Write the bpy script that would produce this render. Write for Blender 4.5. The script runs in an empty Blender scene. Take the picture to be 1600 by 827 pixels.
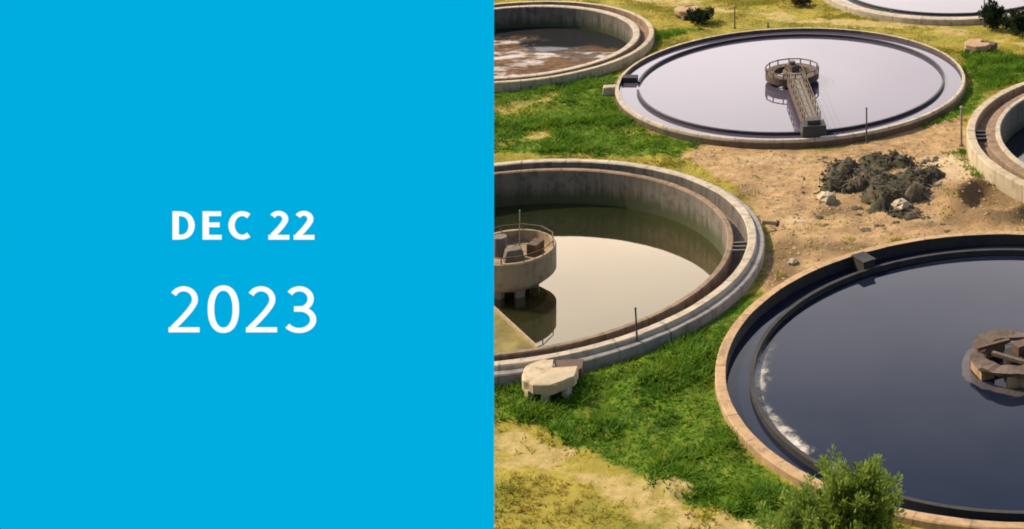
import bpy, math, random
import numpy as np
from mathutils import Vector
random.seed(7); rng = np.random.default_rng(11)
sc = bpy.context.scene
C = sc.collection
PI = math.pi
EXPOSURE = 0.35

# ------------------------------------------------------------------ camera
FPX, HY, PXC, CAMZ = 2620.0, -721.0, 1480.0, 41.0
def at(px, py, z=0.0):                       # a point of the photograph on the level z
    y = FPX * (CAMZ - z) / (py - HY)
    return Vector(((px - PXC) * y / FPX, y, z))
cam = bpy.data.cameras.new('camera'); co = bpy.data.objects.new('camera', cam); C.objects.link(co)
cam.sensor_width = 36; cam.lens = FPX / 1600 * 36
cam.shift_x = (800 - PXC) / 1600; cam.shift_y = (HY - 413.5) / 1600
cam.clip_end = 6000; cam.clip_start = 0.5
co.location = (0, 0, CAMZ); co.rotation_euler = (PI / 2, 0, 0)
sc.camera = co

# ------------------------------------------------------------------ helpers
def sstep(a, b, x):
    t = np.clip((x - a) / (b - a), 0, 1); return t * t * (3 - 2 * t)
_lat = rng.random((256, 256))
def vnoise(x, y):
    x = np.asarray(x, float); y = np.asarray(y, float)
    xi = np.floor(x).astype(int); yi = np.floor(y).astype(int); fx = x - xi; fy = y - yi
    fx = fx * fx * (3 - 2 * fx); fy = fy * fy * (3 - 2 * fy)
    g = lambda a, b: _lat[a % 256, b % 256]
    return (g(xi, yi) * (1 - fx) + g(xi + 1, yi) * fx) * (1 - fy) + (g(xi, yi + 1) * (1 - fx) + g(xi + 1, yi + 1) * fx) * fy
def fbm(x, y, o=4):
    s = 0; a = .5; t = 0
    for k in range(o):
        s = s + a * vnoise(x * 2 ** k + 17 * k, y * 2 ** k + 5 * k); t += a; a *= .5
    return s / t

class MB:
    def __init__(s): s.v = []; s.f = []; s.m = []; s.smooth = []
    def add(s, vs, fs, mi=0, smooth=False):
        o = len(s.v); s.v += [tuple(v) for v in vs]
        for f in fs: s.f.append([o + i for i in f]); s.m.append(mi); s.smooth.append(smooth)
    def box(s, c, size, rz=0, mi=0, taper=1.0, bev=0.0):
        x, y, z = [q / 2 for q in size]; ca, sa = math.cos(rz), math.sin(rz); vs = []
        lv = [(-z, 1), (z, taper)] if not bev else [(-z, 1), (z - bev, 1 + (taper - 1) * .9), (z, taper * (1 - bev / max(x, y)))]
        for (zz, t) in lv:
            for (a, b) in ((-x, -y), (x, -y), (x, y), (-x, y)):
                a *= t; b *= t; vs.append((c[0] + a * ca - b * sa, c[1] + a * sa + b * ca, c[2] + zz))
        fs = [[3, 2, 1, 0]]; n = len(lv)
        for k in range(n - 1):
            for i in range(4): j = (i + 1) % 4; fs.append([k * 4 + i, k * 4 + j, k * 4 + 4 + j, k * 4 + 4 + i])
        fs.append([(n - 1) * 4 + i for i in range(4)]); s.add(vs, fs, mi)
    def tube(s, a, b, r0, r1=None, n=8, mi=0, caps=True, smooth=True):
        a = Vector(a); b = Vector(b); r1 = r0 if r1 is None else r1
        d = (b - a).normalized(); u = d.orthogonal().normalized(); w = d.cross(u); vs = []
        for (p, r) in ((a, r0), (b, r1)):
            for i in range(n):
                t = 2 * PI * i / n; vs.append(p + u * (r * math.cos(t)) + w * (r * math.sin(t)))
        s.add(vs, [[i, (i + 1) % n, n + (i + 1) % n, n + i] for i in range(n)], mi, smooth)
        if caps: s.add(vs, [list(range(n))[::-1], list(range(n, 2 * n))], mi)
    def lathe(s, prof, c=(0, 0, 0), n=192, a0=0, a1=2 * PI, closed=True, mi=0, mis=None, jit=0.0):
        full = abs(a1 - a0 - 2 * PI) < 1e-6; m = n if full else n + 1; k = len(prof); vs = []
        for i in range(m):
            t = a0 + (a1 - a0) * i / n
            for j, (r, z) in enumerate(prof):
                q = jit * (fbm(i * .35 + 9 * j, j * 3.1 + c[0], 3) - .5) if jit else 0
                q2 = jit * (fbm(i * .31 + 5 * j, j * 1.7 + c[1], 3) - .5) if jit else 0
                vs.append((c[0] + (r + q) * math.cos(t), c[1] + (r + q) * math.sin(t), c[2] + z + q2))
        o = len(s.v); s.v += vs
        for i in range(n):
            i2 = (i + 1) % m
            for j in range(k if closed else k - 1):
                j2 = (j + 1) % k
                s.f.append([o + i * k + j, o + i2 * k + j, o + i2 * k + j2, o + i * k + j2]); s.m.append(mis[j] if mis else mi); s.smooth.append(False)
        if closed and not full:
            s.f.append([o + j for j in range(k)]); s.m.append(mi); s.smooth.append(False)
            s.f.append([o + n * k + j for j in range(k)][::-1]); s.m.append(mi); s.smooth.append(False)
    def build(s, name, mats, parent=None):
        me = bpy.data.meshes.new(name); me.from_pydata(s.v, [], s.f)
        if not isinstance(mats, (list, tuple)): mats = [mats]
        for q in mats: me.materials.append(q)
        me.polygons.foreach_set('material_index', s.m); me.polygons.foreach_set('use_smooth', s.smooth); me.update()
        o = bpy.data.objects.new(name, me); C.objects.link(o)
        if parent: o.parent = parent
        return o
def np_mesh(name, verts, faces, mats, parent=None, mi=None):      # equal-sided faces from arrays
    me = bpy.data.meshes.new(name); n = faces.shape[1]
    me.vertices.add(len(verts)); me.vertices.foreach_set('co', np.ascontiguousarray(verts, dtype=np.float32).ravel())
    me.loops.add(faces.size); me.loops.foreach_set('vertex_index', np.ascontiguousarray(faces, dtype=np.int32).ravel())
    me.polygons.add(len(faces)); me.polygons.foreach_set('loop_start', np.arange(len(faces), dtype=np.int32) * n)
    for q in (mats if isinstance(mats, (list, tuple)) else [mats]): me.materials.append(q)
    if mi is not None: me.polygons.foreach_set('material_index', np.asarray(mi, dtype=np.int32))
    me.update(calc_edges=True); me.validate()
    o = bpy.data.objects.new(name, me); C.objects.link(o)
    if parent: o.parent = parent
    return o
def tag(o, label=None, cat=None, group=None, kind=None):
    if label: o['label'] = label
    if cat: o['category'] = cat
    if group: o['group'] = group
    if kind: o['kind'] = kind
    return o
def thing(name, label, cat, loc=(0, 0, 0), rz=0, group=None):
    o = bpy.data.objects.new(name, None); C.objects.link(o); o.location = loc; o.rotation_euler = (0, 0, rz)
    o.empty_display_size = .3
    return tag(o, label, cat, group)
def kids(o): return [q for q in bpy.data.objects if q.parent == o]
def copy_tree(o, parent=None):
    c = o.copy(); C.objects.link(c)
    if parent: c.parent = parent
    for ch in kids(o): copy_tree(ch, c)
    return c

# ------------------------------------------------------------------ materials
def newmat(name):
    m = bpy.data.materials.new(name); m.use_nodes = True; nt = m.node_tree
    return m, nt, nt.nodes['Principled BSDF']
def N(nt, t, **k):
    n = nt.nodes.new(t)
    for a, b in k.items(): setattr(n, a, b)
    return n
def noise(nt, scale, detail=6, rough=.6, vec=None, sx=(1, 1, 1)):
    tc = N(nt, 'ShaderNodeNewGeometry'); mp = N(nt, 'ShaderNodeMapping'); mp.inputs['Scale'].default_value = sx
    nt.links.new(tc.outputs['Position'], mp.inputs['Vector'])
    n = N(nt, 'ShaderNodeTexNoise'); n.inputs['Scale'].default_value = scale; n.inputs['Detail'].default_value = detail; n.inputs['Roughness'].default_value = rough
    nt.links.new(mp.outputs[0], n.inputs['Vector']); return n.outputs['Fac']
def ramp(nt, fac, stops, interp='LINEAR'):
    r = N(nt, 'ShaderNodeValToRGB'); r.color_ramp.interpolation = interp; e = r.color_ramp.elements
    while len(e) < len(stops): e.new(.5)
    for q, (p, c) in zip(e, stops):
        q.position = p; q.color = (*c, 1) if len(c) == 3 else c
    nt.links.new(fac, r.inputs['Fac']); return r.outputs['Color']
def mixc(nt, fac, a, b, blend='MIX'):
    m = N(nt, 'ShaderNodeMix', data_type='RGBA', blend_type=blend)
    for sock, v in ((m.inputs[0], fac), (m.inputs[6], a), (m.inputs[7], b)):
        if isinstance(v, (int, float)): sock.default_value = v
        elif isinstance(v, tuple): sock.default_value = (*v, 1)
        else: nt.links.new(v, sock)
    return m.outputs[2]
def math_(nt, op, a, b=0.0, clamp=False):
    m = N(nt, 'ShaderNodeMath', operation=op); m.use_clamp = clamp
    for s, v in ((m.inputs[0], a), (m.inputs[1], b)):
        if isinstance(v, (int, float)): s.default_value = v
        else: nt.links.new(v, s)
    return m.outputs[0]
def bump(nt, b, h, strength=.5, dist=.05):
    n = N(nt, 'ShaderNodeBump'); n.inputs['Strength'].default_value = strength; n.inputs['Distance'].default_value = dist
    nt.links.new(h, n.inputs['Height']); nt.links.new(n.outputs[0], b.inputs['Normal'])
def concrete(name, c, dark=.5, stain=(.16, .12, .08), st=.6, streak=1.0, rough=.9, joints=0, algae=False):
    m, nt, b = newmat(name)
    big = noise(nt, .55, 5); fine = noise(nt, 6, 8, .7); sk = noise(nt, 2.2, 6, .65, sx=(1, 1, .12 if streak else 1))
    base = mixc(nt, ramp(nt, big, [(.3, (0, 0, 0)), (.7, (1, 1, 1))]), tuple(q * (1 - .35 * dark) for q in c), c)
    base = mixc(nt, math_(nt, 'MULTIPLY', ramp(nt, fine, [(.42, (1, 1, 1)), (.62, (0, 0, 0))]), .35 * dark), base, tuple(q * .45 for q in c))
    base = mixc(nt, math_(nt, 'MULTIPLY', ramp(nt, sk, [(.46, (0, 0, 0)), (.66, (1, 1, 1))]), st), base, stain)
    pt = noise(nt, 1.5, 7, .72)
    base = mixc(nt, math_(nt, 'MULTIPLY', ramp(nt, pt, [(.53, (0, 0, 0)), (.64, (1, 1, 1))]), .45 + .3 * dark), base, tuple(q * .6 for q in stain))
    if joints:                               # casting joints round the ring, every couple of metres
        tc = N(nt, 'ShaderNodeTexCoord'); sp_ = N(nt, 'ShaderNodeSeparateXYZ'); nt.links.new(tc.outputs['Object'], sp_.inputs[0])
        an = math_(nt, 'MULTIPLY', math_(nt, 'ARCTAN2', sp_.outputs[1], sp_.outputs[0]), joints / (2 * PI))
        jf = math_(nt, 'ABSOLUTE', math_(nt, 'SUBTRACT', math_(nt, 'FRACT', math_(nt, 'ADD', an, 100.0)), .5))
        jm = math_(nt, 'MULTIPLY', math_(nt, 'LESS_THAN', jf, .022), ramp(nt, noise(nt, 3, 3), [(.4, (.2, .2, .2)), (.6, (.9, .9, .9))]))
        base = mixc(nt, jm, base, tuple(q * .3 for q in c))
        sl = math_(nt, 'FRACT', math_(nt, 'MULTIPLY', math_(nt, 'SINE', math_(nt, 'MULTIPLY', math_(nt, 'FLOOR', math_(nt, 'ADD', an, 100.5)), 12.98)), 437.5))
        base = mixc(nt, math_(nt, 'MULTIPLY', sl, .28), base, tuple(q * .5 for q in c))
    if algae:                                # green tide mark on the lower part of a wall
        ge = N(nt, 'ShaderNodeNewGeometry'); sz = N(nt, 'ShaderNodeSeparateXYZ'); nt.links.new(ge.outputs['Position'], sz.inputs[0])
        af = ramp(nt, math_(nt, 'ADD', math_(nt, 'MULTIPLY', sz.outputs[2], -.55), math_(nt, 'MULTIPLY', sk, .9)), [(.55, (0, 0, 0)), (.95, (.9, .9, .9))])
        base = mixc(nt, af, base, (.040, .052, .014))
    nt.links.new(base, b.inputs['Base Color']); b.inputs['Roughness'].default_value = rough
    bump(nt, b, fine, .5, .03); return m
def metal(name, c, rust=None, rough=.5, amt=.5, met=0.0):
    m, nt, b = newmat(name); n = noise(nt, 5, 7, .7)
    col = mixc(nt, math_(nt, 'MULTIPLY', ramp(nt, n, [(.4, (0, 0, 0)), (.62, (1, 1, 1))]), amt), c, rust or tuple(q * .5 for q in c))
    nt.links.new(col, b.inputs['Base Color']); b.inputs['Roughness'].default_value = rough; b.inputs['Metallic'].default_value = met
    return m
def water_mat(name, c, rough=.04, ior=1.33, mirror=0.0, mirror_tint=(.7, .68, .66), wave=.02, c2=None, nscale=.25):
    m, nt, b = newmat(name)
    if c2:
        col = mixc(nt, ramp(nt, noise(nt, nscale, 5, .6), [(.38, (0, 0, 0)), (.66, (1, 1, 1))]), c, c2); nt.links.new(col, b.inputs['Base Color'])
    else: b.inputs['Base Color'].default_value = (*c, 1)
    b.inputs['Roughness'].default_value = rough; b.inputs['IOR'].default_value = ior
    bump(nt, b, noise(nt, 1.3, 4, .6, sx=(1, .6, 1)), wave, .1)
    if mirror:
        g = N(nt, 'ShaderNodeBsdfGlossy'); g.inputs['Color'].default_value = (*mirror_tint, 1); g.inputs['Roughness'].default_value = rough
        nt.links.new(b.inputs['Normal'].links[0].from_socket, g.inputs['Normal'])
        x = N(nt, 'ShaderNodeMixShader'); x.inputs[0].default_value = mirror
        nt.links.new(b.outputs[0], x.inputs[1]); nt.links.new(g.outputs[0], x.inputs[2])
        nt.links.new(x.outputs[0], nt.nodes['Material Output'].inputs['Surface'])
    return m
M = {}
M['conc'] = concrete('pale_concrete', (.50, .43, .34), .5, (.22, .17, .12), .45, joints=36)
M['ledge'] = concrete('grey_concrete', (.36, .32, .29), .5, (.16, .13, .11), .5, joints=30)
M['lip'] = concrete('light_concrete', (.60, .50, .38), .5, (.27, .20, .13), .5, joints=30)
M['stained'] = concrete('stained_concrete', (.22, .185, .15), .8, (.075, .062, .05), .8, joints=44, algae=True)
M['brown'] = concrete('brown_stained_concrete', (.34, .225, .135), .7, (.13, .085, .05), .7, joints=30)
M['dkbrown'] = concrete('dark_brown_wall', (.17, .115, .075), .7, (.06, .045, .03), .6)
M['tan'] = concrete('tan_concrete', (.56, .36, .19), .5, (.26, .16, .08), .6, joints=38)
M['darkconc'] = concrete('near_black_concrete', (.045, .040, .038), .7, (.02, .018, .017), .7)  # near black: shade of tank D's inner faces put into the colour
M['cream'] = concrete('cream_concrete', (.58, .47, .32), .5, (.30, .21, .12), .5, joints=32)
M['slab'] = concrete('rough_cream_concrete', (.60, .48, .31), .6, (.30, .22, .13), .45, 0)
M['hubtan'] = concrete('rust_stained_tan_concrete', (.46, .29, .15), .8, (.15, .08, .04), .7, 1)
M['weir'] = metal('dark_weir_steel', (.045, .045, .05), (.02, .018, .016), .6)
M['rust'] = metal('rusty_steel', (.13, .085, .055), (.045, .03, .022), .75, .7)
M['rustred'] = metal('rusty_plate', (.13, .07, .04), (.05, .03, .018), .8, .7)
M['galv'] = metal('weathered_galvanised_steel', (.36, .32, .27), (.14, .105, .07), .55, .75)
M['deckm'] = metal('worn_deck_plate', (.24, .195, .145), (.09, .065, .04), .7, .75)
M['post'] = metal('dark_grey_post', (.075, .07, .065), (.04, .035, .03), .7)
M['wood'] = metal('weathered_timber', (.42, .32, .19), (.2, .14, .08), .9)
M['waterA'] = water_mat('lilac_tinted_water', (.075, .062, .095), .05, 1.33, 0, (.74, .71, .76), .012)  # lilac base colour paints in part of the sky's reflection
M['waterD'] = water_mat('dark_blue_water', (.006, .010, .024), .04, 1.40, 0.0, wave=.012, c2=(.013, .016, .031), nscale=.16)
M['waterC'] = water_mat('reflective_green_water', (.018, .024, .010), .03, 1.33, .33, (1.0, .83, .54), .010)  # mirror layer added; its cream tint stands for the reflected sky
M['waterE'] = water_mat('navy_water', (.010, .014, .026), .06, 1.33, 0.0)
M['waterF'] = water_mat('pale_water', (.10, .09, .11), .06, 1.33, 0, (.8, .77, .8))
# sludge with foam
m, nt, b = newmat('brown_sludge_with_foam')
n1 = noise(nt, .30, 5, .6); n2 = noise(nt, .45, 7, .65, sx=(.6, 1.3, 1)); n3 = noise(nt, 1.2, 6, .7)
ge = N(nt, 'ShaderNodeNewGeometry'); sx_ = N(nt, 'ShaderNodeSeparateXYZ'); nt.links.new(ge.outputs['Position'], sx_.inputs[0])
# the mud lies towards the near left side of the tank, open water along the far right wall
side = math_(nt, 'ADD', math_(nt, 'MULTIPLY', math_(nt, 'ADD', sx_.outputs[0], 34.9), -.035), math_(nt, 'MULTIPLY', math_(nt, 'ADD', sx_.outputs[1], -137.0), -.075))
wet = ramp(nt, math_(nt, 'ADD', side, n1), [(.24, (0, 0, 0)), (.36, (1, 1, 1))])
col = mixc(nt, ramp(nt, n3, [(.4, (0, 0, 0)), (.6, (1, 1, 1))]), (.19, .10, .045), (.075, .048, .03))
fo = math_(nt, 'MULTIPLY', ramp(nt, n2, [(.53, (0, 0, 0)), (.62, (1, 1, 1))]), ramp(nt, math_(nt, 'ADD', side, n1), [(.30, (0, 0, 0)), (.36, (1, 1, 1))]))
col = mixc(nt, fo, mixc(nt, wet, (.022, .023, .024), col), (.55, .49, .46))
nt.links.new(col, b.inputs['Base Color']); b.inputs['Specular IOR Level'].default_value = .03
nt.links.new(math_(nt, 'ADD', math_(nt, 'MULTIPLY', math_(nt, 'MAXIMUM', wet, fo), .55), .05), b.inputs['Roughness'])
bump(nt, b, math_(nt, 'MULTIPLY', n3, wet), .6, .08); M['sludge'] = m
m, nt, b = newmat('white_foam'); n3 = noise(nt, 2.5, 7, .7)
nt.links.new(ramp(nt, n3, [(.36, (.12, .12, .12)), (.5, (.40, .37, .33)), (.62, (.72, .66, .56))]), b.inputs['Base Color']); b.inputs['Roughness'].default_value = .8; M['foam'] = m
m, nt, b = newmat('olive_reflection'); n3 = noise(nt, 1.1, 7, .7)
nt.links.new(ramp(nt, n3, [(.35, (.13, .10, .025)), (.65, (.30, .24, .06))]), b.inputs['Base Color']); b.inputs['Roughness'].default_value = .6; M['scum'] = m  # olive colour of a reflection painted on the deep tank's water

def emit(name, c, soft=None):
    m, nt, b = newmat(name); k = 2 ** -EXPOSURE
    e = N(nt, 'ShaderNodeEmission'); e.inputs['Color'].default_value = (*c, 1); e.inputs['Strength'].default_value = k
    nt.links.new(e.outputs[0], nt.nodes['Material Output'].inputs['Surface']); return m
def lin(v): v /= 255; return v / 12.92 if v <= .04045 else ((v + .055) / 1.055) ** 2.4
M['caption_face'] = emit('glowing_caption_blue', (0.0, lin(173), lin(224)))  # caption's flat blue given as a glow; no real display
M['letters'] = emit('glowing_caption_letters', (1, 1, 1))
M['cabinet'] = metal('grey_steel_cabinet', (.10, .11, .12), rough=.6)
M['mast'] = metal('painted_steel_mast', (.30, .31, .32), rough=.5, amt=.3)

# ------------------------------------------------------------------ tanks: centre, outer radius, rim height
def tk(x, y, r, h): k = (CAMZ - h) / 40; return (x * k, y * k, r * k, h)
TA = tk(-11.5, 124.32, 12.87, .6); TD = tk(3.35, 82.29, 14.61, .35); TE = tk(15.94, 113.15, 14.64, 1.1)
TB = tk(-34.63, 134.15, 11.03, .7); TC = tk(-24.52, 94.51, 14.15, .8); TF = tk(.3, 151.4, 12.0, .5)
TANKS = [TA, TB, TC, TD, TE, TF]

def ring(name, prof, mats, parent, mis=None, **k):
    mb = MB(); mb.lathe(prof, mis=mis, **k); return mb.build(name, mats, parent)
def disc_water(label, T, r, z, mat, r_in=0.0):
    mb = MB(); n = 128; rs = [r * q for q in (.2, .4, .6, .8, 1)]
    vs = [(T[0], T[1], z)]; fs = []
    for q in rs: vs += [(T[0] + q * math.cos(2 * PI * i / n), T[1] + q * math.sin(2 * PI * i / n), z) for i in range(n)]
    for i in range(n): fs.append([0, 1 + i, 1 + (i + 1) % n])
    for k in range(len(rs) - 1):
        for i in range(n): a = 1 + k * n; j = (i + 1) % n; fs.append([a + i, a + n + i, a + n + j, a + j])
    mb.add(vs, fs, 0, True); o = mb.build('water', mat); return tag(o, label, 'water', None, 'structure')

GT = 'round concrete settling tanks'
# A: full tank of pale water
t = thing('settling_tank', 'round tank brimming with pale lilac water, crossed by a narrow scraper bridge', 'tank', (TA[0], TA[1], 0), 0, GT); R = TA[2]
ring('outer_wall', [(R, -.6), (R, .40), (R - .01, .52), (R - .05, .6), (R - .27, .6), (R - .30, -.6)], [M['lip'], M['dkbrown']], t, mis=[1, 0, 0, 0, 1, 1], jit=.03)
ring('weir', [(R - 1.72, -.3), (R - 1.72, .56), (R - 1.56, .56), (R - 1.56, -.3)], M['weir'], t, a0=PI * 1.07, a1=PI * 3.02)
mb = MB(); a = PI * 1.0; mb.box(((R - .85) * math.cos(a), (R - .85) * math.sin(a), .5), (1.1, .75, .45), a); mb.build('outlet_box', M['darkconc'], t)
disc_water('pale lilac water filling the tank with the scraper bridge', TA, R - .28, .36, M['waterA'])
# D
t = thing('settling_tank', 'round tank of dark blue water with a wide tan rim, nearest on the right', 'tank', (TD[0], TD[1], 0), 0, GT); R = TD[2]
ring('outer_wall', [(R, -.6), (R, .30), (R - .06, .35), (R - .50, .35), (R - .53, .31), (R - .55, -1.5)], [M['tan'], M['darkconc'], M['brown']], t, mis=[0, 0, 0, 1, 1, 1], jit=.05)
ring('weir', [(R - 1.9, -1.2), (R - 1.9, .02), (R - 1.68, .02), (R - 1.68, -1.2)], M['darkconc'], t, jit=.02)
mb = MB(); q = at(1345, 402, .3); a = math.atan2(q.y - TD[1], q.x - TD[0]); rr = R - 1.1
mb.box((rr * math.cos(a), rr * math.sin(a), -.02), (1.15, .75, .75), a); mb.box((rr * math.cos(a), rr * math.sin(a), .39), (1.25, .85, .06), a); mb.build('outlet_box', M['darkconc'], t)
disc_water('dark blue water in the nearest tank on the right', TD, R - .53, -.28, M['waterD'])
# foam along the weir of D: a thin patchy sheet
m, nt, b = newmat('patchy_foam_film'); ge = N(nt, 'ShaderNodeNewGeometry'); vm = N(nt, 'ShaderNodeVectorMath', operation='SUBTRACT'); nt.links.new(ge.outputs['Position'], vm.inputs[0]); vm.inputs[1].default_value = (TD[0], TD[1], -.27)
ln_ = N(nt, 'ShaderNodeVectorMath', operation='LENGTH'); nt.links.new(vm.outputs[0], ln_.inputs[0])
out = math_(nt, 'MULTIPLY', math_(nt, 'SUBTRACT', ln_.outputs['Value'], TD[2] - 3.0), 1 / 1.1)         # 0 out on the water, 1 at the wall
nn = noise(nt, 1.1, 8, .75); n4 = noise(nt, 9, 4, .6); aw = noise(nt, .45, 3, .5)
al = math_(nt, 'ADD', math_(nt, 'ADD', math_(nt, 'MULTIPLY', out, .85), math_(nt, 'MULTIPLY', math_(nt, 'SUBTRACT', nn, .5), 1.5)), math_(nt, 'ADD', math_(nt, 'MULTIPLY', math_(nt, 'SUBTRACT', aw, .5), 1.2), math_(nt, 'MULTIPLY', math_(nt, 'SUBTRACT', n4, .5), .5)))
en = N(nt, 'ShaderNodeAttribute', attribute_name='fade'); al = math_(nt, 'MULTIPLY', ramp(nt, al, [(.34, (0, 0, 0)), (.82, (.95, .95, .95))]), en.outputs['Fac'], True)
nt.links.new(ramp(nt, nn, [(.35, (.30, .27, .25)), (.62, (.66, .60, .52))]), b.inputs['Base Color']); b.inputs['Roughness'].default_value = .8; nt.links.new(al, b.inputs['Alpha']); M['foam'] = m
mb = MB(); n = 60; vs = []; fade = []
for k in range(n + 1):
    a = PI * (.93 + .40 * k / n)
    for q in range(4): r = TD[2] - 1.9 - .37 * q; vs.append((TD[0] + r * math.cos(a), TD[1] + r * math.sin(a), -.272 + .004 * (q == 0))); fade.append(min(1, k / 14, (n - k) / 10) * (1 if q < 3 else 0))
mb.add(vs, [[4 * k + q, 4 * k + 4 + q, 4 * k + 5 + q, 4 * k + 1 + q] for k in range(n) for q in range(3)], 0, True)
o = mb.build('foam', M['foam']); A = o.data.attributes.new('fade', 'FLOAT', 'POINT'); A.data.foreach_set('value', fade)
tag(o, 'white foam caught along the inner wall of the dark blue tank', 'foam', None, 'stuff')
# C
t = thing('settling_tank', 'deep round tank with grey stained walls, cut off at its left by the caption panel', 'tank', (TC[0], TC[1], 0), 0, GT); R = TC[2]
ring('outer_wall', [(R, -.6), (R, .50), (R - .05, .55), (R - .42, .57), (R - .45, .74), (R - .50, .80), (R - .92, .80), (R - .97, .74), (R - 1.0, -.5)],
     [M['ledge'], M['lip'], M['stained']], t, mis=[0, 0, 0, 1, 1, 1, 1, 2, 0], jit=.04)
ring('channel_floor', [(R - .98, -.35), (R - .98, -.15), (R - 1.79, -.15), (R - 1.79, -.35)], M['stained'], t)
ring('inner_wall', [(R - 1.77, -.5), (R - 1.77, .62), (R - 1.82, .68), (R - 2.08, .68), (R - 2.14, .62), (R - 2.16, -4.0), (R - 1.77, -4)], [M['brown'], M['stained'], M['brown']], t, mis=[0, 2, 2, 2, 1, 1, 1], jit=.04)
mb = MB()
for a in (.015, .055, .095): mb = MB(); mb.box(((R - 1.37) * math.cos(a), (R - 1.37) * math.sin(a), .55), (.85, .14, .16), a); mb.build('cross_beam', M['stained'], t)
disc_water('still green water mirroring the grey walls of the deep tank', TC, R - 2.1, -1.45, M['waterC'])
# B
t = thing('settling_tank', 'half drained round tank of brown sludge and white foam at top left', 'tank', (TB[0], TB[1], 0), 0, GT); R = TB[2]
ring('outer_wall', [(R, -.6), (R, .64), (R - .05, .7), (R - .42, .7), (R - .46, -.5)], [M['cream'], M['brown']], t, mis=[0, 0, 0, 1, 1], jit=.04)
ring('channel_floor', [(R - .44, .0), (R - .44, .2), (R - 1.16, .2), (R - 1.16, .0)], M['brown'], t)
ring('inner_wall', [(R - 1.14, -.5), (R - 1.14, .60), (R - 1.2, .65), (R - 1.66, .65), (R - 1.7, .58), (R - 1.74, -3.0), (R - 1.14, -3)], [M['stained'], M['lip'], M['brown']], t, mis=[2, 1, 1, 1, 0, 0, 0], jit=.04)
disc_water('brown sludge with white foam in the half drained tank', TB, R - 1.7, -1.1, M['sludge'])
# E
t = thing('settling_tank', 'cream walled round tank with navy water, cut off at the right edge', 'tank', (TE[0], TE[1], 0), 0, GT); R = TE[2]
ring('outer_wall', [(R, -.6), (R, 1.02), (R - .06, 1.1), (R - .55, 1.1), (R - .6, 1.04), (R - .62, -.5)], [M['cream'], M['brown']], t, mis=[0, 0, 0, 0, 1, 1], jit=.05)
ring('channel_floor', [(R - .6, .3), (R - .6, .5), (R - 1.32, .5), (R - 1.32, .3)], M['brown'], t)
ring('inner_wall', [(R - 1.3, -.5), (R - 1.3, .86), (R - 1.36, .92), (R - 1.95, .92), (R - 1.97, 1.06), (R - 2.25, 1.06), (R - 2.3, 1.0), (R - 2.32, -3.0), (R - 1.3, -3)], [M['stained'], M['brown'], M['lip']], t, mis=[1, 1, 1, 2, 2, 2, 0, 0, 0], jit=.05)
mb = MB()
for da in (-.05, 0.0, .05): 
    a = PI * 1.0 + .02 + da; mb = MB(); mb.box(((R - .95) * math.cos(a), (R - .95) * math.sin(a), .88), (.68, .26, .2), a); mb.build('channel_gate', M['darkconc'], t)
disc_water('navy water in the cream walled tank at the right edge', TE, R - 2.27, -.9, M['waterE'])
# F
t = thing('settling_tank', 'far round tank with a broad pale rim, cut off by the top edge', 'tank', (TF[0], TF[1], 0), 0, GT); R = TF[2]
ring('outer_wall', [(R, -.6), (R, .44), (R - .06, .5), (R - .8, .5), (R - .85, -.5)], M['lip'], t, jit=.03)
ring('weir', [(R - 2.0, -.3), (R - 2.0, .5), (R - 1.8, .5), (R - 1.8, -.3)], M['weir'], t)
disc_water('pale water in the far tank at the top edge', TF, R - .82, .3, M['waterF'])

# ------------------------------------------------------------------ fittings inside the tanks
def rail(mb, pts, h=1.0, r=.035, closed=False, mids=2):
    P = [Vector(p) for p in pts]; n = len(P)
    for p in P: mb.tube(p, p + Vector((0, 0, h)), r, n=5)
    for i in range(n if closed else n - 1):
        a, b = P[i], P[(i + 1) % n]
        for k in range(1, mids + 1): z = Vector((0, 0, h * k / mids)); mb.tube(a + z, b + z, r * .9, n=5)
# bridge of A
c = Vector((TA[0], TA[1], 0)); e = at(1272, 212, .6); e.z = 0
v = (e - c); L = v.length; ang = math.atan2(v.y, v.x)
t = thing('scraper_bridge', 'narrow steel walkway bridge from the hub of the pale water tank to its near rim', 'bridge', c, ang)
mb = MB(); mb.box((L / 2 - .2, 0, 1.12), (L - 1.2, .9, .10)); mb.build('deck', M['deckm'], t)
for s_ in (-1, 1):
    mb = MB(); mb.box((L / 2 - .2, s_ * .53, .95), (L - 1.2, .15, .5))
    mb.build('side_girder', M['rust'], t)
    mb = MB(); rail(mb, [(1.6 + k * (L - 2.4) / 8, s_ * .53, 1.2) for k in range(9)], .75, .04); mb.build('handrail', M['rust'], t)
mb = MB(); mb.lathe([(2.0, .62), (2.0, 1.1), (1.35, 1.1), (1.35, .62)], n=40); mb.build('hub_platform', M['rust'], t)
mb = MB(); rail(mb, [(1.98 * math.cos(2 * PI * k / 14), 1.98 * math.sin(2 * PI * k / 14), 1.1) for k in range(14)], .34, .05, True, 1); mb.build('platform_rail', M['rust'], t)
mb = MB(); mb.tube((0, 0, -.5), (0, 0, 1.15), .75, .7, 20); mb.build('hub_column', M['stained'], t)
mb = MB(); mb.box((0, 0, 1.35), (.9, .7, .5), .5); mb.tube((0, 0, 1.6), (0, 0, 1.85), .25, n=10); mb.build('hub_drive', M['rust'], t)
mb = MB(); mb.box((L - .35, 0, .98), (1.3, 1.7, .7), 0, 0, .92); mb.box((L - .35, 0, 1.45), (.7, .9, .35)); mb.build('drive_carriage', M['weir'], t)
for s_ in (-1, 1):
    mb = MB(); mb.tube((L - .18, s_ * .62 - .09, .8), (L - .18, s_ * .62 + .09, .8), .2, n=14); mb.build('wheel', M['post'], t)
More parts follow.
